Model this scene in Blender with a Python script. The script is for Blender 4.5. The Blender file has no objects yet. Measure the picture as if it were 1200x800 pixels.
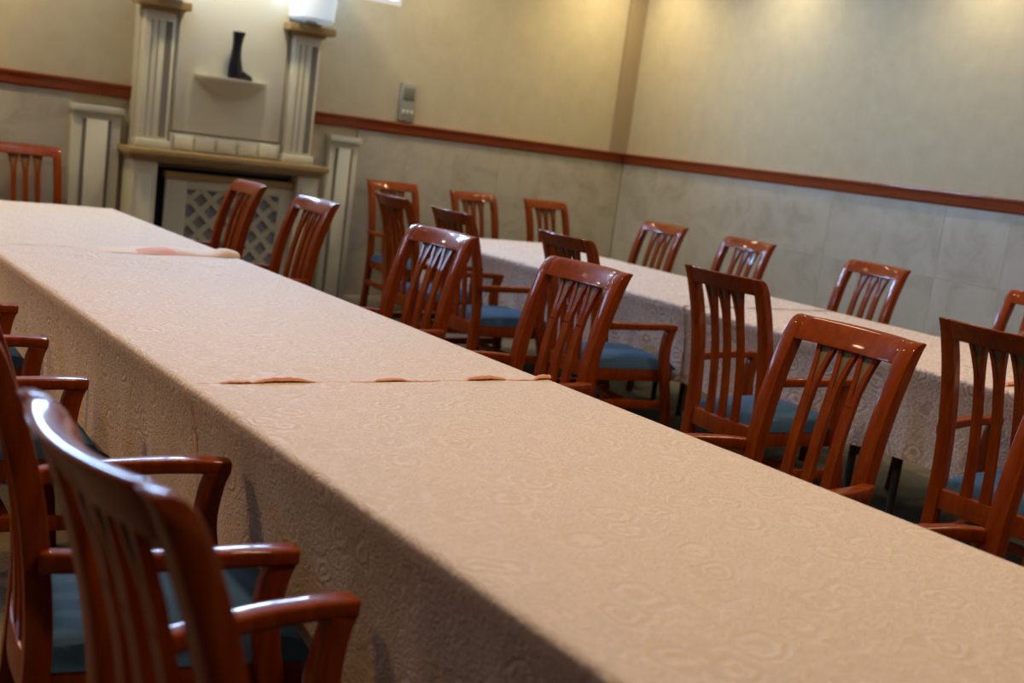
import bpy, bmesh, math, random
from mathutils import Vector, Matrix

# ------------------------------------------------------------------ camera, world, lights, exposure
S = bpy.context.scene
COL = S.collection

EYE = Vector((0.0, 0.0, 1.29))
ROLL, PITCH, YAW = math.radians(7.407), math.radians(9.343), math.radians(35.914)
fw = Vector((math.sin(YAW) * math.cos(PITCH), math.cos(YAW) * math.cos(PITCH), -math.sin(PITCH)))
rt = Vector((math.cos(YAW), -math.sin(YAW), 0.0))
up = rt.cross(fw)
r2 = rt * math.cos(ROLL) + up * math.sin(ROLL)
u2 = -rt * math.sin(ROLL) + up * math.cos(ROLL)
cam_data = bpy.data.cameras.new('camera')
cam_data.sensor_width = 36.0
cam_data.lens = 1350.0 / 1200.0 * 36.0
cam_data.clip_start = 0.05
cam_data.dof.use_dof = True
cam_data.dof.focus_distance = 2.95
cam_data.dof.aperture_fstop = 3.1
cam = bpy.data.objects.new('camera', cam_data)
m = Matrix((r2, u2, -fw)).transposed().to_4x4()
m.translation = EYE
cam.matrix_world = m
COL.objects.link(cam)
S.camera = cam

world = bpy.data.worlds.new('daylight')
S.world = world
world.use_nodes = True
bgn = world.node_tree.nodes['Background']
bgn.inputs[0].default_value = (0.55, 0.74, 1.0, 1)
bgn.inputs[1].default_value = 2.2

S.view_settings.view_transform = 'Standard'
S.view_settings.look = 'None'
S.view_settings.exposure = 0.0
S.view_settings.gamma = 1.0
S.view_settings.use_curve_mapping = False

WARM = (1.0, 0.70, 0.40)


def spot(loc, energy, size=100, blend=0.8, radius=0.05, col=WARM, tilt=(0, 0, 0)):
    d = bpy.data.lights.new('ceiling_or_fill_spot', 'SPOT')
    d.energy = energy
    d.color = col
    d.spot_size = math.radians(size)
    d.spot_blend = blend
    d.shadow_soft_size = radius
    o = bpy.data.objects.new('ceiling_or_fill_spot', d)
    o.location = loc
    o.rotation_euler = tilt
    COL.objects.link(o)


def area(loc, rot, sx, sy, energy, col):
    d = bpy.data.lights.new('window_light', 'AREA')
    d.shape = 'RECTANGLE'
    d.size, d.size_y = sx, sy
    d.energy = energy
    d.color = col
    o = bpy.data.objects.new('window_light', d)
    o.location = loc
    o.rotation_euler = rot
    COL.objects.link(o)


# daylight just outside the two high windows of the far wall
area((3.0, 7.85, 2.60), (math.radians(-90), 0, 0), 1.8, 0.5, 270, (0.36, 0.60, 1.0))
area((-0.6, 7.85, 2.60), (math.radians(-90), 0, 0), 1.8, 0.5, 60, (0.36, 0.60, 1.0))
# warm downlights of the ceiling, over the tables and along the walls, with added fills
for x in (1.5, 4.1):
    for y, e in ((0.6, 94), (2.2, 88), (3.8, 48), (5.4, 8)):
        spot((x, y, 2.93), e, 125, 0.9, 0.10)
for y in (3.3, 5.0, 6.6):
    spot((-1.3, y, 2.93), 190, 125, 0.9, 0.10, (1.0, 0.58, 0.24))  # added warm fill for the left skirts, not a known fixture
for y in (7.1, 5.86, 4.28, 2.75, 1.2):
    spot((5.93, y, 2.93), 33, 168, 1.0, 0.06, (1.0, 0.84, 0.52))
for x, e in ((5.60, 32), (4.3, 38), (2.85, 68), (1.3, 62), (0.0, 62)):
    spot((x, 6.92, 2.93), e, 160, 1.0, 0.06, (1.0, 0.78, 0.40))  # the one over the fireplace is added to brighten the chimney breast


# ------------------------------------------------------------------ mesh helpers
def ease(pts, n):
    """smooth resample of a list of tuples (Catmull-Rom), n points per span"""
    out = []
    P = [Vector(p) for p in pts]
    for i in range(len(P) - 1):
        p0 = P[i - 1] if i > 0 else P[i] * 2 - P[i + 1]
        p1, p2 = P[i], P[i + 1]
        p3 = P[i + 2] if i + 2 < len(P) else P[i + 1] * 2 - P[i]
        for k in range(n):
            t = k / n
            out.append(0.5 * ((2 * p1) + (p2 - p0) * t + (2 * p0 - 5 * p1 + 4 * p2 - p3) * t * t
                              + (3 * p1 - p0 - 3 * p2 + p3) * t ** 3))
    out.append(P[-1])
    return out


class MB:
    def __init__(self):
        self.bm = bmesh.new()

    def faces(self, verts, polys):
        vs = [self.bm.verts.new(v) for v in verts]
        for p in polys:
            try:
                self.bm.faces.new([vs[i] for i in p])
            except ValueError:
                pass
        return self

    def box(self, x0, x1, y0, y1, z0, z1):
        v = [(x, y, z) for x in (x0, x1) for y in (y0, y1) for z in (z0, z1)]
        return self.faces(v, [(0, 1, 3, 2), (4, 6, 7, 5), (0, 4, 5, 1), (2, 3, 7, 6), (0, 2, 6, 4), (1, 5, 7, 3)])

    def loft(self, rings, close=True):
        """skin a list of equal-length closed rings, capped at both ends"""
        n = len(rings[0])
        v = [p for r in rings for p in r]
        f = []
        for i in range(len(rings) - 1):
            for j in range(n):
                a, b = i * n + j, i * n + (j + 1) % n
                f.append((a, b, b + n, a + n))
        if close:
            f.append(tuple(range(n))[::-1])
            f.append(tuple(range((len(rings) - 1) * n, len(rings) * n)))
        return self.faces(v, f)

    def grid(self, pts):
        """open sheet from rows of points"""
        n = len(pts[0])
        v = [p for r in pts for p in r]
        f = [(i * n + j, i * n + j + 1, (i + 1) * n + j + 1, (i + 1) * n + j)
             for i in range(len(pts) - 1) for j in range(n - 1)]
        return self.faces(v, f)

    def sweep(self, path, w, h):
        """rectangular bar along a path; w along world x/y sideways, h up"""
        P = [Vector(p) for p in path]
        rings = []
        for i, p in enumerate(P):
            t = (P[min(i + 1, len(P) - 1)] - P[max(i - 1, 0)]).normalized()
            side = t.cross(Vector((0, 0, 1)))
            side = side.normalized() if side.length > 1e-4 else Vector((1, 0, 0))
            nu = side.cross(t).normalized()
            ww = w[i] if isinstance(w, (list, tuple)) else w
            hh = h[i] if isinstance(h, (list, tuple)) else h
            rings.append([p - side * ww / 2 - nu * hh / 2, p + side * ww / 2 - nu * hh / 2,
                          p + side * ww / 2 + nu * hh / 2, p - side * ww / 2 + nu * hh / 2])
        return self.loft(rings)

    def lathe(self, prof, n=24, c=(0, 0)):
        return self.loft([[(c[0] + r * math.cos(2 * math.pi * k / n), c[1] + r * math.sin(2 * math.pi * k / n), z)
                           for k in range(n)] for r, z in prof])

    def build(self, name, mat, parent=None, bevel=0.0, seg=2, smooth=True, angle=35):
        bm = self.bm
        bmesh.ops.recalc_face_normals(bm, faces=bm.faces)
        if bevel:
            ed = [e for e in bm.edges if len(e.link_faces) == 2 and e.calc_face_angle(0) > math.radians(angle)]
            bmesh.ops.bevel(bm, geom=ed, offset=bevel, segments=seg, profile=0.5, affect='EDGES', clamp_overlap=True)
        me = bpy.data.meshes.new(name)
        bm.to_mesh(me)
        bm.free()
        if smooth:
            me.shade_smooth()
            me.set_sharp_from_angle(angle=math.radians(40))
        me.materials.append(mat)
        o = bpy.data.objects.new(name, me)
        COL.objects.link(o)
        if parent is not None:
            o.parent = parent
        return o


def tag(o, label=None, cat=None, group=None, kind=None):
    for k, v in (('label', label), ('category', cat), ('group', group), ('kind', kind)):
        if v:
            o[k] = v
    return o


def thing(name, label, cat, loc=(0, 0, 0), rz=0.0, group=None):
    o = bpy.data.objects.new(name, None)
    o.empty_display_size = 0.1
    o.location = loc
    o.rotation_euler = (0, 0, rz)
    COL.objects.link(o)
    return tag(o, label, cat, group)


def copy_tree(o, parent=None):
    c = o.copy()
    COL.objects.link(c)
    if parent is not None:
        c.parent = parent
    for ch in list(o.children):
        copy_tree(ch, c)
    return c


# ------------------------------------------------------------------ materials
def mat(name, base=(0.5, 0.5, 0.5), rough=0.5, **kw):
    mt = bpy.data.materials.new(name)
    mt.use_nodes = True
    nt = mt.node_tree
    b = nt.nodes['Principled BSDF']
    b.inputs['Base Color'].default_value = (*base, 1)
    b.inputs['Roughness'].default_value = rough
    for k, v in kw.items():
        b.inputs[k.replace('_', ' ')].default_value = v
    return mt, nt, b


def node(nt, typ, **inp):
    n = nt.nodes.new(typ)
    for k, v in inp.items():
        n.inputs[k].default_value = v
    return n


def ramp(nt, fac, stops):
    r = nt.nodes.new('ShaderNodeValToRGB')
    el = r.color_ramp.elements
    while len(el) < len(stops):
        el.new(0.5)
    for e, (p, c) in zip(el, stops):
        e.position = p
        e.color = (*c, 1)
    nt.links.new(fac, r.inputs[0])
    return r.outputs[0]


def coords(nt, out, scale):
    tc = nt.nodes.new('ShaderNodeTexCoord')
    mp = nt.nodes.new('ShaderNodeMapping')
    mp.inputs['Scale'].default_value = scale
    nt.links.new(tc.outputs[out], mp.inputs[0])
    return mp.outputs[0]


def mathn(nt, op, a, b=None):
    n = nt.nodes.new('ShaderNodeMath')
    n.operation = op
    for i, v in enumerate((a, b)):
        if v is None:
            continue
        if isinstance(v, (int, float)):
            n.inputs[i].default_value = v
        else:
            nt.links.new(v, n.inputs[i])
    return n.outputs[0]


def bump(nt, b, h, strength, dist):
    n = nt.nodes.new('ShaderNodeBump')
    n.inputs['Strength'].default_value = strength
    n.inputs['Distance'].default_value = dist
    nt.links.new(h, n.inputs['Height'])
    nt.links.new(n.outputs[0], b.inputs['Normal'])


def make_wood(name, a, c, scale=(14, 14, 2.2)):
    mt, nt, b = mat(name, a, 0.5, Coat_Weight=0.34, Coat_Roughness=0.06, Specular_IOR_Level=0.04)
    n = node(nt, 'ShaderNodeTexNoise', Scale=3.0, Detail=4.0, Roughness=0.6, Distortion=0.6)
    nt.links.new(coords(nt, 'Object', scale), n.inputs['Vector'])
    nt.links.new(ramp(nt, n.outputs[0], [(0.3, a), (0.7, c)]), b.inputs['Base Color'])
    return mt


M = {}
M['wood'] = make_wood('cherry_wood', (0.145, 0.0185, 0.0003), (0.230, 0.0430, 0.0006))
M['rail_wood'] = make_wood('rail_wood', (0.20, 0.040, 0.012), (0.27, 0.058, 0.018), (2, 2, 20))
M['inlay'] = mat('inlay', (0.13, 0.095, 0.040), 0.5)[0]
M['tan_wood'] = make_wood('tan_wood', (0.30, 0.20, 0.09), (0.38, 0.26, 0.12), (3, 14, 14))

mt, nt, b = mat('blue_upholstery', (0.045, 0.095, 0.135), 0.85, Specular_IOR_Level=0.2)
n = node(nt, 'ShaderNodeTexNoise', Scale=420.0, Detail=2.0)
nt.links.new(coords(nt, 'Object', (1, 1, 1)), n.inputs['Vector'])
nt.links.new(ramp(nt, n.outputs[0], [(0.3, (0.022, 0.062, 0.135)), (0.7, (0.036, 0.092, 0.185))]), b.inputs['Base Color'])
bump(nt, b, n.outputs[0], 0.25, 0.001)
M['blue'] = mt


def make_cloth(name, base, dark):
    """damask: roses (rings about cell centres) and curling leaves woven duller into a satin ground"""
    mt, nt, b = mat(name, base, 0.7, Specular_IOR_Level=0.25)
    uv = coords(nt, 'UV', (1, 1, 1))
    dn = node(nt, 'ShaderNodeTexNoise', Scale=14.0, Detail=2.0)
    nt.links.new(uv, dn.inputs['Vector'])
    mixv = nt.nodes.new('ShaderNodeMix')
    mixv.data_type = 'VECTOR'
    mixv.inputs[0].default_value = 0.06
    nt.links.new(uv, mixv.inputs[4])
    nt.links.new(dn.outputs['Color'], mixv.inputs[5])
    vo = node(nt, 'ShaderNodeTexVoronoi', Scale=9.0, Randomness=0.8)
    nt.links.new(mixv.outputs[1], vo.inputs['Vector'])
    ring = mathn(nt, 'SINE', mathn(nt, 'MULTIPLY', vo.outputs['Distance'], 34.0))
    ln = node(nt, 'ShaderNodeTexNoise', Scale=40.0, Detail=3.0, Distortion=3.0)
    nt.links.new(uv, ln.inputs['Vector'])
    leaf = mathn(nt, 'MULTIPLY', mathn(nt, 'SUBTRACT', ln.outputs[0], 0.5), 6.0)
    near = mathn(nt, 'LESS_THAN', vo.outputs['Distance'], 0.42)
    pat = mathn(nt, 'ADD', mathn(nt, 'MULTIPLY', ring, near), leaf)
    mr = node(nt, 'ShaderNodeMapRange')
    mr.inputs[1].default_value = -1.0
    mr.inputs[2].default_value = 1.4
    nt.links.new(pat, mr.inputs[0])
    nt.links.new(ramp(nt, mr.outputs[0], [(0.15, dark), (0.75, base)]), b.inputs['Base Color'])
    nt.links.new(mathn(nt, 'ADD', mathn(nt, 'MULTIPLY', mr.outputs[0], -0.16), 0.78), b.inputs['Roughness'])
    wv = node(nt, 'ShaderNodeTexNoise', Scale=260.0, Detail=1.0)
    nt.links.new(uv, wv.inputs['Vector'])
    bump(nt, b, mathn(nt, 'ADD', mathn(nt, 'MULTIPLY', wv.outputs[0], 0.25), mr.outputs[0]), 0.55, 0.0045)
    return mt


M['cloth'] = make_cloth('damask_cloth', (0.64, 0.55, 0.475), (0.575, 0.48, 0.405))
M['cloth_b'] = make_cloth('rose_damask_cloth', (0.68, 0.60, 0.565), (0.46, 0.36, 0.33))
M['pale_peach'] = mat('pale_peach_cloth_back', (0.64, 0.49, 0.39), 0.75)[0]
M['peach'] = mat('peach_cloth_back', (0.62, 0.27, 0.15), 0.7)[0]

mt, nt, b = mat('wallpaper', (0.46, 0.40, 0.28), 0.75)
n = node(nt, 'ShaderNodeTexNoise', Scale=9.0, Detail=5.0, Roughness=0.6)
nt.links.new(coords(nt, 'Object', (1, 1, 1)), n.inputs['Vector'])
nt.links.new(ramp(nt, n.outputs[0], [(0.3, (0.46, 0.395, 0.262)), (0.7, (0.52, 0.452, 0.306))]), b.inputs['Base Color'])
n2 = node(nt, 'ShaderNodeTexNoise', Scale=160.0, Detail=2.0)
nt.links.new(coords(nt, 'Object', (1, 1, 1)), n2.inputs['Vector'])
bump(nt, b, n2.outputs[0], 0.2, 0.002)
M['paper'] = mt
M['strip'] = mat('corner_strip_brown', (0.32, 0.245, 0.155), 0.75)[0]

mt, nt, b = mat('marble', (0.4, 0.37, 0.3), 0.38)
oi = nt.nodes.new('ShaderNodeObjectInfo')
va = nt.nodes.new('ShaderNodeVectorMath')
va.operation = 'ADD'
sc = nt.nodes.new('ShaderNodeVectorMath')
sc.operation = 'SCALE'
sc.inputs['Scale'].default_value = 30.0
cx = nt.nodes.new('ShaderNodeCombineXYZ')
for i in range(3):
    nt.links.new(oi.outputs['Random'], cx.inputs[i])
nt.links.new(cx.outputs[0], sc.inputs[0])
nt.links.new(coords(nt, 'Object', (1, 1, 1)), va.inputs[0])
nt.links.new(sc.outputs[0], va.inputs[1])
n = node(nt, 'ShaderNodeTexNoise', Scale=4.5, Detail=7.0, Roughness=0.62, Distortion=0.8)
nt.links.new(va.outputs[0], n.inputs['Vector'])
c1 = ramp(nt, n.outputs[0], [(0.30, (0.370, 0.325, 0.245)), (0.5, (0.460, 0.420, 0.340)), (0.7, (0.500, 0.465, 0.390))])
hv = nt.nodes.new('ShaderNodeHueSaturation')
nt.links.new(c1, hv.inputs['Color'])
nt.links.new(mathn(nt, 'ADD', mathn(nt, 'MULTIPLY', oi.outputs['Random'], 0.06), 0.98), hv.inputs['Value'])
nt.links.new(hv.outputs[0], b.inputs['Base Color'])
M['marble'] = mt

M['grout'] = mat('grout', (0.25, 0.22, 0.17), 0.9)[0]
M['cream'] = mat('cream_paint', (0.54, 0.52, 0.42), 0.5)[0]
M['cream2'] = mat('pale_cream_paint', (0.62, 0.60, 0.49), 0.5)[0]
M['flute_shade'] = mat('pale_groove_shade', (0.34, 0.32, 0.25), 0.6)[0]
M['groove'] = mat('groove_shade_grey', (0.16, 0.145, 0.115), 0.6)[0]  # grey holding the shade of grooves and gaps; the display shares it
M['lattice'] = mat('lattice_paint', (0.46, 0.44, 0.33), 0.6)[0]
M['tan_wall'] = mat('tan_wall', (0.26, 0.17, 0.085), 0.7)[0]
M['black'] = mat('black_metal', (0.012, 0.011, 0.012), 0.45)[0]
M['firebox_black'] = mat('firebox_black', (0.010, 0.009, 0.009), 0.9)[0]
M['slate'] = mat('grey_blue_backing', (0.22, 0.215, 0.27), 0.7)[0]
M['glaze'] = mat('black_glaze', (0.010, 0.011, 0.018), 0.25)[0]
M['grey_plastic'] = mat('grey_plastic', (0.30, 0.29, 0.25), 0.5)[0]
M['white_frame'] = mat('white_frame', (0.70, 0.72, 0.74), 0.4)[0]
M['ceiling'] = mat('ceiling_paint', (0.62, 0.58, 0.50), 0.8)[0]
M['table_top'] = make_wood('table_board', (0.25, 0.14, 0.06), (0.32, 0.19, 0.09))

mt, nt, b = mat('floor_carpet', (0.13, 0.11, 0.085), 0.9)
n = node(nt, 'ShaderNodeTexNoise', Scale=60.0, Detail=4.0)
nt.links.new(coords(nt, 'Object', (1, 1, 1)), n.inputs['Vector'])
nt.links.new(ramp(nt, n.outputs[0], [(0.3, (0.105, 0.090, 0.070)), (0.7, (0.165, 0.145, 0.115))]), b.inputs['Base Color'])
bump(nt, b, n.outputs[0], 0.3, 0.004)
M['floor'] = mt

mt, nt, b = mat('window_glass', (1, 1, 1), 0.02)
tr = nt.nodes.new('ShaderNodeBsdfTransparent')
gl = node(nt, 'ShaderNodeBsdfGlossy', Roughness=0.02)
mx = nt.nodes.new('ShaderNodeMixShader')
mx.inputs[0].default_value = 0.06
nt.links.new(tr.outputs[0], mx.inputs[1])
nt.links.new(gl.outputs[0], mx.inputs[2])
nt.links.new(mx.outputs[0], nt.nodes['Material Output'].inputs[0])
M['glass'] = mt
# lit opal glass of the two lamps: it gives off light
mt, nt, b = mat('lit_opal_glass', (0.75, 0.82, 0.9), 0.3)
b.inputs['Emission Color'].default_value = (0.55, 0.76, 1.0, 1)
b.inputs['Emission Strength'].default_value = 0.30
M['opal'] = mt

# ------------------------------------------------------------------ the room
XR, YB, XL, YF, ZC = 6.335, 7.5, -2.6, -3.0, 3.0
Z_W0, Z_W1 = 2.19, 2.98                       # the high windows
WIN = [(1.90, 4.085), (-1.7, 0.5)]


def struct(name, mb, m, parent=None, **kw):
    o = mb.build(name, m, parent, **kw)
    if parent is None:
        o['kind'] = 'structure'
    return o


struct('floor', MB().box(XL, XR, YF, YB, -0.1, 0.0), M['floor'], smooth=False)
struct('ceiling', MB().box(XL - .1, XR + .1, YF - .1, YB + .1, ZC, ZC + .1), M['ceiling'], smooth=False)
struct('wall_left', MB().box(XL - .1, XL, YF, YB, 0, ZC), M['tan_wall'], smooth=False)
struct('wall_front', MB().box(XL, XR, YF - .1, YF, 0, ZC), M['tan_wall'], smooth=False)
wall_r = struct('wall_right', MB().box(XR, XR + .1, YF, YB + .1, 0, ZC), M['paper'], smooth=False)
wb = MB()
wb.box(XL, XR, YB, YB + .15, 0, Z_W0)
wb.box(XL, XR, YB, YB + .15, Z_W1, ZC)
xs = [XL] + [v for w in sorted(WIN) for v in w] + [XR]
for i in range(0, len(xs), 2):
    wb.box(xs[i], xs[i + 1], YB, YB + .15, Z_W0, Z_W1)
wall_b = struct('wall_back', wb, M['paper'], smooth=False)

# windows: frame, mullions, panes
for i, (a, c) in enumerate(WIN):
    f = MB()
    t = 0.035
    f.box(a, c, YB + .0, YB + .09, Z_W0 - .0, Z_W0 + t)
    f.box(a, c, YB + .0, YB + .09, Z_W1 - t, Z_W1)
    f.box(a, a + t, YB + .0, YB + .09, Z_W0 + t, Z_W1 - t)
    f.box(c - t, c, YB + .0, YB + .09, Z_W0 + t, Z_W1 - t)
    fr = struct('window_%d' % (i + 1), f, M['white_frame'], smooth=False)
    mid = [(a + c) / 2 + k * (c - a) / 3 for k in (-.5, .5)]
    for x in mid:
        MB().box(x - .02, x + .02, YB + .02, YB + .08, Z_W0 + t, Z_W1 - t).build('mullion', M['white_frame'], fr, smooth=False)
    ed = [a + t] + mid + [c - t]
    for k in range(3):
        MB().box(ed[k] + (.02 if k else 0), ed[k + 1] - (.02 if k < 2 else 0), YB + .045, YB + .05, Z_W0 + t, Z_W1 - t).build(
            'pane', M['glass'], fr, smooth=False)

# marble wainscot, panel by panel
RAIL0, RAIL1 = 1.297, 1.383
ROWS = [(0.10, 0.425), (0.425, 0.845), (0.845, RAIL0)]
PW = 0.447


def panel(parent, x0, x1, y0, y1, z0, z1):
    return MB().box(x0, x1, y0, y1, z0, z1).build('marble_panel', M['marble'], parent, smooth=False)


g = 0.0007
y = YB - 0.02
random.seed(4)
while y > -1.6:
    y0 = y - PW
    for z0, z1 in ROWS:
        d = random.uniform(-.0004, .0004)
        panel(wall_r, XR - .016 + d, XR, y0 + g, y - g, z0 + g, z1 - g)
    y = y0
for xa, xb in ((XL + 2.2, 1.875), (3.84, XR - 0.02)):
    nn = max(1, round((xb - xa) / PW))
    w = (xb - xa) / nn
    for k in range(nn):
        for z0, z1 in ROWS:
            d = random.uniform(-.0004, .0004)
            panel(wall_b, xa + k * w + g, xa + (k + 1) * w - g, YB - .016 + d, YB, z0 + g, z1 - g)
struct('baseboard_right', MB().box(XR - .025, XR, YF, YB - .03, 0, .10), M['marble'], bevel=.004)
struct('baseboard_back', MB().box(3.84, XR - .026, YB - .025, YB, 0, .10), M['marble'], bevel=.004)


def rail_prof(s):
    return [(0, RAIL0), (.022, RAIL0), (.034, RAIL0 + .012), (.034, RAIL1 - .026), (.044, RAIL1 - .016), (.044, RAIL1), (0, RAIL1)]


p = rail_prof(0)
struct('trim_1', MB().loft([[(XR - d, yy, z) for d, z in p] for yy in (YF, YB)]), M['rail_wood'], bevel=.003)
struct('trim_2', MB().loft([[(xx, YB - d, z) for d, z in p] for xx in (3.455, XR - .045)]), M['rail_wood'], bevel=.003)
struct('trim_3', MB().loft([[(xx, YB - d, z) for d, z in p] for xx in (XL, 2.225)]), M['rail_wood'], bevel=.003)
# the brown strip, darker than the wallpaper, in the corner above the rail
struct('trim_4', MB().box(6.165, XR, YB - .03, YB, RAIL1, ZC), M['strip'], smooth=False)

# ------------------------------------------------------------------ fireplace on the far wall
F = thing('fireplace', 'cream fireplace with columns, stone mantel and raised back panel on far wall', 'fireplace', (2.83, YB, 0))


def fbox(name, x0, x1, y0, y1, z0, z1, m, parent=F, bevel=.004):
    return MB().box(x0 - 2.83, x1 - 2.83, y0 - YB, y1 - YB, z0, z1).build(name, m, parent, bevel=bevel)


fbox('chimney_breast', 2.225, 3.455, 7.40, YB - .001, 1.015, 2.12, M['cream'])
fbox('raised_panel', 2.47, 3.20, 7.375, 7.40, 1.14, 2.08, M['cream2'])
fbox('lower_band', 2.455, 3.21, 7.365, 7.40, 1.016, 1.125, M['cream'])
for k in range(5):
    x = 2.48 + k * .145
    fbox('band_block', x, x + .125, 7.355, 7.365, 1.03, 1.112, M['cream2'], bevel=.003)
ms = MB()
for (d, z0, z1, m_) in ((0.0, .975, 1.015, 0), (.018, .955, .975, 0), (.034, .938, .955, 0)):
    ms.box(2.155 - 2.83 + d, 3.505 - 2.83 - d, 7.19 - YB + d, -.001, z0, z1)
ms.build('mantel_shelf', M['tan_wood'], F, bevel=.003)
for s in (-1, 1):
    c = 2.83 + s * .55
    fbox('side_leg', c - .075, c + .075, 7.24, YB - .001, 0, .938, M['cream'])
    fb = fbox('leg_panel', c - .045, c + .045, 7.232, 7.24, .12, .86, M['cream2'], bevel=.003)
fbox('shaded_lintel', 2.355, 3.305, 7.35, YB - .001, .905, .938, M['groove'])  # dark grey puts the shadow under the mantel into the colour
fbox('firebox', 2.355, 3.305, 7.40, YB - .001, 0.0, .905, M['firebox_black'], bevel=0)  # plain black block filling the fireplace opening
# bracket shelf: a half-round board on a tapering corbel
hs = MB()
rings = []
for r, z in ((.10, 1.40), (.17, 1.445), (.235, 1.485), (.245, 1.51)):
    rings.append([(r * math.cos(math.pi * k / 16), -.125 - r * .62 * math.sin(math.pi * k / 16), z) for k in range(17)])
hs.loft(rings)
hs.build('bracket_shelf', M['cream'], F, bevel=.003)
for cxx, w in ((2.335, .19), (3.325, .19)):
    x0, x1 = cxx - w / 2 - 2.83, cxx + w / 2 - 2.83
    col = MB()
    col.box(x0, x1, 7.33 - YB, 7.40 - YB, 1.016, 1.855)
    co = col.build('column', M['cream2'], F, bevel=.004)
    for xx, w_, mm in ((x0 + .045, .006, M['flute_shade']), (x0 + .085, .006, M['flute_shade']), (x0 + .150, .020, M['groove'])):
        MB().box(xx - w_, xx + w_, 7.326 - YB, 7.331 - YB, 1.09, 1.80).build('flute_shade', mm, co, smooth=False)  # flat strips, the shade of the flutes put into their colour
    MB().box(x0 - .015, x1 + .015, 7.31 - YB, 7.40 - YB, 1.016, 1.07).build('column_base', M['cream'], co, bevel=.004)
    cb = MB()
    for e, z0, z1 in ((.02, 1.855, 1.88), (.07, 1.88, 1.928)):
        cb.box(x0 - e, x1 + e, 7.33 - e - YB, 7.40 - YB, z0, z1)
    cb.build('capital', M['tan_wood'], co, bevel=.004)

for cxx, lb in ((2.335, 'pale opal glass bowl lamp on the capital left of the black boot vase'),
                (3.325, 'bright bluish opal glass bowl lamp on the capital right of the black boot vase')):
    L = thing('bowl_lamp', lb, 'lamp', (cxx, 7.315, 1.928), 0, 'bowl lamps on the fireplace columns')
    MB().lathe([(.07, 0), (.075, .012), (.04, .02), (.03, .035)], 20).build('lamp_base', M['tan_wood'], L, bevel=.002)
    prof = [(.03, .03), (.135, .03), (.150, .045), (.158, .20), (.160, .40), (.150, .40), (.148, .20), (.14, .05), (.03, .04)]
    MB().lathe(prof, 28).build('lamp_shade', M['opal'], L)

# boot-shaped black vase on the bracket shelf
V = thing('boot_vase', 'tall black boot shaped vase on the bracket shelf above the mantel', 'vase', (2.82, 7.29, 1.51))
shaft = []
for z, rx, ry, ox in ((0.0, .044, .032, 0), (.03, .050, .036, .004), (.08, .046, .034, .0), (.14, .034, .030, -.002), (.20, .030, .028, 0),
                      (.26, .034, .032, .004), (.297, .042, .038, .008), (.300, .036, .032, .008), (.22, .020, .018, .0)):
    shaft.append([(ox + rx * math.cos(2 * math.pi * k / 20), ry * math.sin(2 * math.pi * k / 20), z) for k in range(20)])
MB().loft(shaft).build('boot_shaft', M['glaze'], V)
toe = []
for x, ry, z1 in ((.0, .030, .085), (.04, .034, .072), (.075, .034, .050), (.105, .027, .036), (.118, .012, .022)):
    toe.append([(x, ry * math.cos(2 * math.pi * k / 16), z1 / 2 + z1 / 2 * math.sin(2 * math.pi * k / 16)) for k in range(16)])
MB().loft(toe).build('boot_toe', M['glaze'], V)

# lattice fire screen in the opening
SC = thing('fire_screen', 'cream lattice fire screen standing in the fireplace opening', 'fire screen', (2.83, 7.30, 0))
fs = MB()
x0, x1 = -.395, .475
fs.box(x0, -.255, 0, .03, 0.0, .84)
fs.box(.375, x1, 0, .03, 0.0, .84)
fs.box(-.255, .375, 0, .03, .78, .84)
fs.box(-.255, .375, 0, .03, 0.0, .16)
fs.build('screen_frame', M['cream'], SC, bevel=.003)
MB().box(x0 - .012, x1 + .012, -.015, .04, .84, .885).build('screen_cap', M['tan_wood'], SC, bevel=.004)
MB().box(-.255, .375, .018, .024, .16, .78).build('screen_backing', M['slate'], SC, smooth=False)
xa, xb, za, zb = -.255, .375, .16, .78
step = .145
for sgn in (1, -1):
    for k in range(-7, 12):
        # line x*sgn + z = const, clipped to the panel
        cst = k * step
        pts = []
        t0, t1 = xa, xb
        zf = (lambda x: za + (cst - (x - xa))) if sgn > 0 else (lambda x: za + (cst + (x - xa)) - 0.63)
        cand = []
        for x in (xa, xb):
            z = zf(x)
            if za <= z <= zb:
                cand.append((x, z))
        for z in (za, zb):
            x = (xa + cst - (z - za)) if sgn > 0 else (xa + (z - za) - cst + .63)
            if xa < x < xb:
                cand.append((x, z))
        if len(cand) < 2 or (Vector(cand[0]) - Vector(cand[1])).length < .05:
            continue
        a, c = Vector(cand[0]), Vector(cand[1])
        d = (c - a).normalized()
        nrm = Vector((-d.y, d.x)) * .018
        yq = .004 if sgn > 0 else .006
        q = [a + nrm, c + nrm, c - nrm, a - nrm]
        MB().loft([[(v.x, yq, v.y) for v in q], [(v.x, yq + .007, v.y) for v in q]]).build('lattice_bar', M['lattice'], SC, smooth=False)

# white panelled pilasters either side
for x0, x1, lb in ((1.875, 2.17, 'cream panelled pilaster left of the fireplace, below the rail'),
                   (3.615, 3.835, 'narrow cream panelled pilaster right of the fireplace, below the rail')):
    P = thing('panelled_pilaster', lb, 'pilaster', ((x0 + x1) / 2, YB, 0), 0, 'pilasters beside the fireplace')
    w = (x1 - x0) / 2
    MB().box(-w, w, -.06, -.001, 0, 1.19).build('backboard', M['cream'], P, bevel=.004)
    for s in (-1, 1):
        MB().box(s * w * .52 - .009, s * w * .52 + .009, -.066, -.060, .08, 1.15).build('groove_shade_strip', M['groove'], P, smooth=False)  # no cut groove: a flat strip coloured as its shade
    MB().box(-w * .44, w * .44, -.075, -.060, .08, 1.15).build('raised_panel', M['cream2'], P, bevel=.005)
    MB().box(-w - .012, w + .012, -.085, -.001, 1.19, 1.235).build('cap_moulding', M['cream'], P, bevel=.006)

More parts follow.
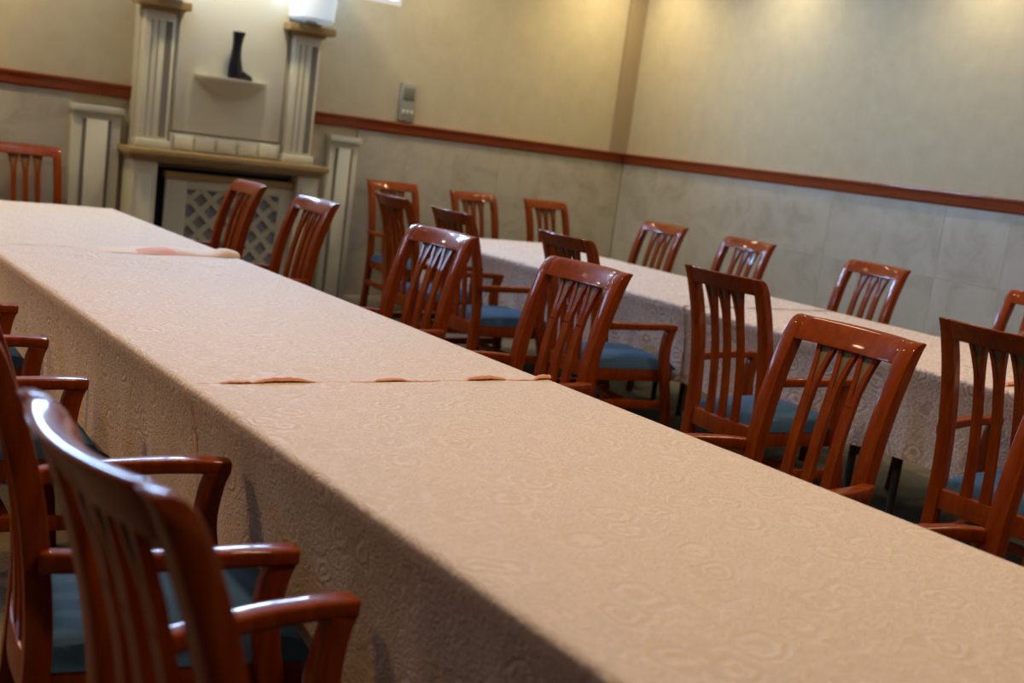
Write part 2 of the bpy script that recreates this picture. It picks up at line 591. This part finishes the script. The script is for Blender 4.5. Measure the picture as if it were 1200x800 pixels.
SW = thing('wall_control', 'slim grey control panel on the far wall just above the wooden rail', 'switch', (4.215, YB, 1.40))
MB().box(-.066, .066, -.025, -.001, 0, .27).build('panel_body', M['grey_plastic'], SW, bevel=.005)
MB().box(-.045, .045, -.029, -.025, .15, .24).build('display', M['groove'], SW, bevel=.002)
for k in range(3):
    MB().box(-.045 + k * .034, -.023 + k * .034, -.030, -.025, .05, .08).build('button', M['cream2'], SW, bevel=.002)


# ------------------------------------------------------------------ tables
def table(label, x0, x1, y0, y1, group, far_inset=.19):
    cx_, cy_ = (x0 + x1) / 2, (y0 + y1) / 2
    T = thing('banquet_table', label, 'table', (cx_, cy_, 0), 0, group)
    hx, hy = (x1 - x0) / 2 - .008, (y1 - y0) / 2 - .002
    MB().box(-hx, hx, -hy, hy, .668, .697).build('tabletop', M['table_top'], T, bevel=.004)
    ap = MB()
    for s in (-1, 1):
        ap.box(s * (hx - .20) - .012, s * (hx - .20) + .012, -hy + .08, hy - .08, .60, .668)
    ap.build('apron', M['black'], T, smooth=False)
    for sx in (-1, 1):
        for sy in (-1, 1):
            lx, ly = sx * (hx - (far_inset if sx > 0 else .105)), sy * (hy - .105)
            lg = MB().lathe([(.021, 0), (.021, .012), (.016, .02), (.016, .668)], 14, (lx, ly)).build('leg', M['black'], T)
            MB().box(lx - .028, lx + .028, ly - .028, ly + .028, .60, .655).build('leg_bracket', M['black'], lg, bevel=.004)


A0, A1, B0, B1 = 0.875, 1.870, 3.650, 4.685
ZT = 0.700
bounds = [-0.9, 0.9, 2.7, 4.5, 6.25]
ord4 = ['beneath the nearest cloth by the camera', 'beneath the near cloths', 'beneath the middle cloth', 'at the fireplace end']
for i in range(4):
    table('black legged folding table of the left row, ' + ord4[i], A0, A1, bounds[i] + (.15 if i else 0), bounds[i + 1] + .15,
          'tables of the left row')
ordb = ['beneath the nearest cloth', 'second from the near end, black leg below the hem',
        'third from the near end, behind the blue seats', 'at its far end by the back wall']
for i in range(4):
    table('black legged table, right row, ' + ordb[i], B0, B1, bounds[i], bounds[i + 1], 'tables of the right row', .33)


def hashn(a, b=0.0):
    return math.sin(a * 12.9898 + b * 4.1) * 0.5 + math.sin(a * 5.233 + b * 9.7 + 1.3) * 0.5


def cloth(label, x0, x1, y0, y1, zt, hem, lean_l, lean_r, creases=(), near_end=False, far_end=False, group=None, seed=0.0, m=None):
    """a cloth draped over the table row: top, two long skirts and, at a row's end, an end skirt"""
    drop = zt - hem
    m = m or M['cloth']
    prof = []                                        # (side, x, z, arc)
    nz = 14
    R = .014
    left = [(-1, k / nz) for k in range(nz)]
    xs_, arcs, rows = [], [], []
    nx = 40

    def section(yv):
        pts = []
        for k in range(nz + 1):                      # left skirt, hem to top
            t = 1 - k / nz
            zz = zt - R - t * (drop - R)
            wave = t ** 1.3 * (.010 * hashn(yv * 1.9 + seed, 1) + .006 * hashn(yv * 4.1 + seed, 5))
            pts.append((x0 + lean_l * (1 - (1 - t) ** 3) + wave, zz + (.010 * hashn(yv * .8 + seed, 3) * t), -(drop) * t))
        for a in (30, 60):
            aa = math.radians(a)
            pts.append((x0 + R - R * math.cos(aa), zt - R + R * math.sin(aa), R * a / 90))
        for k in range(nx + 1):
            xx = x0 + R + (x1 - x0 - 2 * R) * k / nx
            dz = 0.0012 * hashn(xx * 3.1 + yv * 1.3 + seed, 2)
            for (cx0, cy0, cx1, cy1, h, w) in creases:
                if min(cx0, cx1) <= xx <= max(cx0, cx1):
                    tt = (xx - cx0) / (cx1 - cx0)
                    fade = min(1, tt * 4, (1 - tt) * 4)
                    cy = cy0 + (cy1 - cy0) * tt
                    dz += h * fade * math.exp(-((yv - cy) / w) ** 2)
            pts.append((xx, zt + dz, R + xx - x0))
        for a in (60, 30):
            aa = math.radians(a)
            pts.append((x1 - R + R * math.cos(aa), zt - R + R * math.sin(aa), R + (x1 - x0)))
        for k in range(nz + 1):
            t = k / nz
            zz = zt - R - t * (drop - R)
            wave = t ** 1.3 * (.010 * hashn(yv * 2.1 + seed, 8) + .006 * hashn(yv * 3.7 + seed, 6))
            pts.append((x1 - lean_r * (1 - (1 - t) ** 3) + wave, zz + (.010 * hashn(yv * .7 + seed, 4) * t), R * 2 + (x1 - x0) + drop * t))
        return pts

    ny = max(4, int((y1 - y0) / .025))
    ys = [y0 + (y1 - y0) * i / ny for i in range(ny + 1)]
    secs = [section(v) for v in ys]
    verts, uvs, faces = [], [], []
    n = len(secs[0])
    for v, s in zip(ys, secs):
        for (a, b, arc) in s:
            verts.append((a, v, b))
            uvs.append((arc, v))
    for i in range(ny):
        for j in range(n - 1):
            faces.append((i * n + j, i * n + j + 1, (i + 1) * n + j + 1, (i + 1) * n + j))

    def end(yv, sgn):
        base = len(verts)
        m_ = 30
        for k in range(nz + 1):
            t = k / nz
            for j in range(m_ + 1):
                q = j / m_
                xl = x0 + lean_l * (1 - (1 - t) ** 3) + (.010 * hashn(yv * 1.9 + seed, 1) + .006 * hashn(yv * 4.1 + seed, 5)) * t ** 1.3
                xr = x1 - lean_r * (1 - (1 - t) ** 3) + (.010 * hashn(yv * 2.1 + seed, 8) + .006 * hashn(yv * 3.7 + seed, 6)) * t ** 1.3
                xx = xl + (xr - xl) * q
                zz = zt - t * drop - (0.0 if 0 < j < m_ else R * (1 - t))
                verts.append((xx, yv + sgn * (.004 + t * .012 * math.sin(q * 23 + seed)), zz))
                uvs.append((xx - x0 + 7.3, yv + sgn * t * drop))
        for k in range(nz):
            for j in range(m_):
                a = base + k * (m_ + 1) + j
                faces.append((a, a + 1, a + m_ + 2, a + m_ + 1))
    if near_end:
        end(y0, -1)
    if far_end:
        end(y1, 1)
    me = bpy.data.meshes.new('tablecloth')
    me.from_pydata(verts, [], faces)
    uvl = me.uv_layers.new(name='UVMap')
    for lp in me.loops:
        uvl.data[lp.index].uv = uvs[lp.vertex_index]
    me.shade_smooth()
    me.materials.append(m)
    o = bpy.data.objects.new('tablecloth', me)
    COL.objects.link(o)
    return tag(o, label, 'tablecloth', group)


GL, GR = 'damask cloths on the left table row', 'damask cloths on the right table row'
SEAM_A = 2.378
ca1 = cloth('pale pink damask tablecloth nearest the camera, its far hem curling up peach', A0 - .002, A1 + .002, -0.75, SEAM_A, ZT + .0035, .335,
            .05, .10, ((1.0, 1.90, 1.40, 1.86, 0.003, .008),), near_end=True, group=GL, seed=.3)
ca2 = cloth('pale pink damask tablecloth on the left row between curled hem and gathered fold', A0, A1, SEAM_A - .03, 4.66, ZT, .335,
            .05, .10, ((1.05, 4.30, 1.86, 3.98, .008, .011), (.95, 4.46, 1.75, 4.30, .008, .013), (1.1, 4.38, 1.6, 4.18, .007, .012)), group=GL, seed=2.2)
ca3 = cloth('lilac white damask tablecloth at the fireplace end of the left row', A0 + .001, A1 - .001, 4.655, 6.42, ZT + .0006, .335,
            .05, .10, (), far_end=True, group=GL, seed=4.7)
B_S1, B_S2 = 2.19, 3.79
cloth('pink white damask tablecloth at the near end of the right row', B0 - .003, B1 + .003, -0.75, B_S1, ZT + .003, .335, .05, .28, (),
      near_end=True, group=GR, m=M['cloth_b'], seed=1.1)
cb2 = cloth('pink white damask tablecloth in the middle of the right row', B0, B1, B_S1 - .03, B_S2, ZT, .335, .05, .28, (), group=GR, m=M['cloth_b'], seed=3.4)
cloth('bluish white damask tablecloth at the far end of the right row', B0 - .003, B1 + .003, B_S2 - .03, 6.26, ZT + .003, .335, .05, .28, (),
      far_end=True, group=GR, m=M['cloth_b'], seed=5.9)


def hem_curl(parent, x0, x1, yv, z, curls, side_drop=0.0, seed=0.0, m=None):
    """the thin wavy hem edge across the seam; where it curls, the peach back shows"""
    rows = []
    nn = 150
    for i in range(nn + 1):
        x = x0 + (x1 - x0) * i / nn
        h = .0010 + .0009 * (hashn(x * 60 + seed) + .5)
        d = 0.0
        for cxx, w, hh in curls:
            q = max(0.0, 1 - ((x - cxx) / w) ** 2)
            h += hh * q ** .7
            d += .010 * q
        yy = yv + .0035 * hashn(x * 22 + seed, 2)
        rows.append([(x, yy + .004 + d, z - .002), (x, yy + d * .2, z + h * .5), (x, yy + d * .5 + .003, z + h), (x, yy + d + .007, z + h * .95),
                     (x, yy + d * 1.5 + .014, z - .001)])
    o = MB().grid(rows).build('curled_hem', m or M['peach'], parent)
    return o


tag(hem_curl(ca1, A0 + .02, A1 - .002, SEAM_A, ZT + .003, ((1.10, .075, .010), (.99, .04, .004), (1.385, .05, .006), (1.66, .065, .010), (1.86, .05, .011)),
             seed=.4), 'peach curled hem')
tag(hem_curl(cb2, B0 + .08, B0 + .42, B_S1 + .02, ZT + .002, ((3.79, .05, .014),), seed=1.4), 'peach curled hem')
# seam lines on the long skirt
MB().grid([[(A0 - .006 + .05 * (1 - (1 - t) ** 3) + .003 * hashn(t * 9), SEAM_A + dy + .004 * hashn(t * 14, 2), ZT - .015 - t * .34) for dy in (-.004, .004)]
           for t in [k / 24 for k in range(25)]]).build('skirt_hem', M['peach'], ca1)

# the gathered fold two cloths in: a soft roll of cloth with its peach underside showing
rows, rows2 = [], []
nn = 60
for i in range(nn + 1):
    q = i / nn
    x = 1.26 + .61 * q
    yc = 4.60 + .05 * q + .045 * math.sin(q * 3.4)
    env = max(0.0, math.sin(math.pi * min(1.0, .02 + q * .80))) ** .9
    h = .0004 + env * (.012 + .012 * q) * (1 + .35 * math.sin(x * 21)) + .010 * math.exp(-((x - 1.82) / .04) ** 2)
    w = .05 + .05 * math.sin(math.pi * q)
    rows.append([(x, yc - w * math.cos(math.pi * k / 12), ZT + .0008 + h * math.sin(math.pi * k / 12) ** 1.4) for k in range(13)])
tag(MB().grid(rows).build('gathered_fold', M['pale_peach'], ca3), 'pale peach gathered fold')
for i in range(41):
    q = i / 40
    x = 1.42 + .26 * q
    qq = (x - 1.26) / .61
    yc = 4.60 + .05 * qq + .045 * math.sin(qq * 3.4)
    h = .021 * math.sin(math.pi * q) ** .8 + .001
    rows2.append([(x, yc - .098 - .012 * math.sin(math.pi * q) + .075 * k / 6, ZT + .0012 + h * math.sin(math.pi / 2 * k / 6)) for k in range(7)])
tag(MB().grid(rows2).build('fold_underside', M['peach'], ca3), 'peach underside of the fold')

# ------------------------------------------------------------------ the dining armchair
FRONT = [(0, -.205), (.2, -.182), (.4, -.170), (.5, -.172), (.6, -.182), (.7, -.197), (.8, -.222), (.87, -.246), (.91, -.262), (.938, -.279)]
BACK = [(0, -.250), (.2, -.222), (.4, -.211), (.5, -.213), (.6, -.222), (.7, -.238), (.8, -.263), (.87, -.287), (.91, -.302), (.952, -.322)]


def interp(tab, z):
    for (a, u), (c, v) in zip(tab, tab[1:]):
        if z <= c:
            return u + (v - u) * (z - a) / (c - a)
    return tab[-1][1]


def curve_y(z):
    return (interp(FRONT, z) + interp(BACK, z)) / 2


def top_ring():
    """side profile of the rolled top, from the front face over to the rear tip"""
    return [(-.279, .938), (-.290, .949), (-.304, .9555), (-.320, .957), (-.325, .954)]


def plan(x):
    return -.032 * (1 - (x / .160) ** 2)          # crest bows backwards in the middle


def make_chair():
    T = thing('dining_armchair', 'x', 'chair')
    W = M['wood']
    PX = .179
    fr = ease([(y_, z_) for z_, y_ in FRONT], 4)
    bk = ease([(y_, z_) for z_, y_ in BACK], 4)
    prof = [(v[0], v[1]) for v in fr] + top_ring()[1:] + [(v[0], v[1]) for v in bk[::-1]][1:]
    for s in (-1, 1):
        MB().loft([[(s * PX + d, a, z) for a, z in prof] for d in (-.021, .021)]).build('back_post', W, T, bevel=.004)
    # crest rail
    zs = [.896, .906, .916, .927, .938]
    cp = [(interp(FRONT, z), z) for z in zs] + top_ring()[1:] + [(interp(BACK, z), z) for z in (.952, .938, .924, .910, .896)][1:]
    rings = []
    for i in range(17):
        x = -.159 + .318 * i / 16
        rings.append([(x, a + plan(x) * (.6 + .4 * (z - .896) / .06), z) for a, z in cp])
    MB().loft(rings).build('crest_rail', W, T, bevel=.003)
    # lower back rail
    rr = []
    for i in range(13):
        x = -.161 + .322 * i / 12
        o = plan(x) * .45
        rr.append([(x, -.205 + o, .345), (x, -.178 + o, .345), (x, -.176 + o, .412), (x, -.203 + o, .412)])
    MB().loft(rr).build('lower_rail', W, T, bevel=.004)

    def sl_y(x, z):
        f = (z - .4) / .50
        return curve_y(z) + plan(x) * (.45 + .15 * f)
    for sx in (-.068, 0.0, .068):
        mb = MB()
        th = .008

        def ring(xa, xb, z):
            yy = sl_y(sx, z)
            return [(sx + xa, yy - th, z), (sx + xb, yy - th, z), (sx + xb, yy + th, z), (sx + xa, yy + th, z)]
        st = [.405 + (.765 - .405) * k / 9 for k in range(10)]
        hw = lambda z: .0145 + .003 * max(0, (.50 - z) / .1)
        mb.loft([ring(-hw(z), hw(z), z) for z in st])
        for s in (-1, 1):
            rg = []
            for k in range(9):
                t = k / 8
                z = .762 + (.908 - .762) * t
                ou = .0145 + .0190 * t ** 2.0
                inn = max(0.0, ou - .0125 - .0025 * (1 - t))
                rg.append(ring(*sorted((s * inn, s * ou)), z))
            mb.loft(rg)
        so = mb.build('slat', W, T)
        rg = []
        for k in range(7):
            t = .25 + .75 * k / 6
            z = .762 + (.908 - .762) * t
            inn = max(.001, .0145 + .0190 * t ** 2.0 - .0120)
            yy = sl_y(sx, z)
            rg.append([(sx - inn, yy - .003, z), (sx + inn, yy - .003, z), (sx + inn, yy + .003, z), (sx - inn, yy + .003, z)])
        MB().loft(rg).build('slat_inlay', M['inlay'], so, smooth=False)
    # seat
    sf = MB()
    pl = [(-.185, -.195), (.185, -.195), (.222, .20), (.216, .232), (-.216, .232), (-.222, .20)]
    sf.loft([[(a, c, z) for a, c in pl] for z in (.345, .402)])
    sf.build('seat_frame', W, T, bevel=.006)
    rows = []
    nu, nv = 18, 18
    for i in range(nu + 1):
        u = -1 + 2 * i / nu
        row = []
        for j in range(nv + 1):
            v = -1 + 2 * j / nv
            yv = .030 + .218 * v
            xv = u * (.188 + .039 * (v + 1) / 2)
            hgt = ((1 - abs(u) ** 7) * (1 - abs(v) ** 7)) ** .38
            row.append((xv, yv, .402 + .046 * hgt + .014 * hgt * (1 - u * u) * (1 - v * v)))
        rows.append(row)
    mb = MB().grid(rows)
    mb.build('seat_cushion', M['blue'], T)
    # front legs that carry the arms
    LF = ease([(.245, 0), (.226, .2), (.196, .34), (.176, .44), (.170, .50), (.178, .56), (.190, .595)], 3)
    for s in (-1, 1):
        a = [(v[0], v[1]) for v in LF]
        c = [(v[0] - (.030 + .014 * min(1, v[1] / .4)), v[1]) for v in LF]
        c[-1] = (a[-1][0] - .052, a[-1][1])
        MB().loft([[(s * (.241 + d), p_, z_) for p_, z_ in a + c[::-1]] for d in (-.018, .018)]).build('front_leg', W, T, bevel=.004)
        path = ease([(s * .203, -.196, .592), (s * .230, -.11, .598), (s * .247, .02, .602), (s * .245, .12, .603), (s * .241, .190, .600)], 4)
        nP = len(path)
        MB().sweep(path, [.030 + .012 * min(1, i / (nP * .5)) for i in range(nP)], [.034 - .006 * min(1, i / (nP * .4)) for i in range(nP)]).build(
            'armrest', W, T, bevel=.006, seg=3)
        MB().sweep([(s * .190, -.196, .242), (s * .236, .20, .242)], .020, .036).build('side_stretcher', W, T, bevel=.003)
    MB().sweep([(-.222, .03, .242), (.222, .03, .242)], .020, .032).build('cross_stretcher', W, T, bevel=.003)
    return T


proto = make_chair()
R90 = math.pi / 2
TIP = .322                                            # crest tip behind the seat centre
G_LA, G_RA, G_LB, G_RB, G_BW = ('armchairs on the left of the left table row', 'armchairs on the right of the left table row',
                                'armchairs on the left of the right table row', 'armchairs beyond the right table row',
                                'armchairs standing along the far wall')
first = True


def chair(cx_, cy_, face, yaw, label, group):
    """(cx_, cy_) is the middle of the crest's rear edge; face = heading of the seat's front"""
    global first
    o = proto if first else copy_tree(proto)
    first = False
    a = face + math.radians(yaw)
    # forward direction for rotation a is (-sin a, cos a)
    o.location = (cx_ - math.sin(a) * TIP, cy_ + math.cos(a) * TIP, 0)
    o.rotation_euler = (0, 0, a)
    tag(o, label, 'chair', group)


W_ = R90      # facing -X
E_ = -R90     # facing +X
S_ = math.pi  # facing -Y
# right of the left row
chair(2.45, 1.15, W_, 0, 'red-brown armchair mostly past the right picture edge, only its arm and post showing', G_RA)
chair(2.455, 1.875, W_, 0, 'large slat-back armchair, nearest one across the near table, whole fan-topped back in view', G_RA)
chair(2.405, 2.93, W_, 2, 'slat-back armchair whose back stands at the right end of the curled peach seam', G_RA)
chair(2.36, 3.77, W_, 5, 'slat-back armchair third from the camera along the far side of the near table', G_RA)
chair(2.355, 4.885, W_, 0, 'slat-back armchair with bright white glint on top, in front of the narrow pilaster', G_RA)
chair(2.355, 5.69, W_, -2, 'farthest slat-back armchair of the near table, in front of the lattice fire screen', G_RA)
# left of the right row
chair(3.12, 1.905, E_, 0, 'dark armchair seen from behind at the right picture edge, blue seat between its slats', G_LB)
chair(3.03, 2.96, E_, -2, 'tall dark armchair seen from behind in mid aisle, its whole back in view', G_LB)
chair(3.11, 4.02, E_, -4, 'dark armchair seen from behind, half hidden by the chair at the peach seam', G_LB)
chair(3.10, 4.97, E_, -4, 'dark armchair seen from behind at the white corner of the right row, blue seat showing', G_LB)
chair(3.165, 5.71, E_, -4, 'dark armchair seen from behind, right in front of the armchair against the far wall', G_LB)
# beyond the right row
chair(5.03, 5.43, W_, -3, 'armchair back farthest along the far side of the right table, nearest the room corner', G_RB)
chair(5.01, 4.68, W_, -4, 'armchair back second from the room corner along the far side of the right table', G_RB)
chair(4.97, 3.74, W_, -6, 'armchair back with blue glint at its right end, third from the room corner', G_RB)
chair(4.97, 2.80, W_, -4, 'armchair back across the right table, cut by the right picture edge', G_RB)
# left of the left row
chair(0.312, 1.145, E_, 4, 'nearest armchair in the foreground with a blue glint along its curved top rail', G_LA)
chair(0.335, 1.945, E_, -8.5, 'foreground armchair at the left picture edge, just beyond the one with the blue glint', G_LA)
chair(0.283, 3.08, E_, -2.5, 'armchair showing only its two arms and blue seat beside the left skirt', G_LA)
chair(0.32, 4.060, E_, 0, 'armchair showing only an arm tip at the far left picture edge', G_LA)
# along the far wall
chair(4.105, 7.40, S_, 0, 'armchair against the far wall, right beside the narrow cream pilaster', G_BW)
chair(4.58, 7.06, S_, 5, 'armchair against the far wall, middle one of the three right of the fireplace', G_BW)
chair(5.14, 6.93, S_, 5, 'armchair against the far wall, the one nearest the room corner', G_BW)
chair(1.60, 7.40, S_, 0, 'armchair at the left picture edge, beyond the far end of the near table', G_BW)
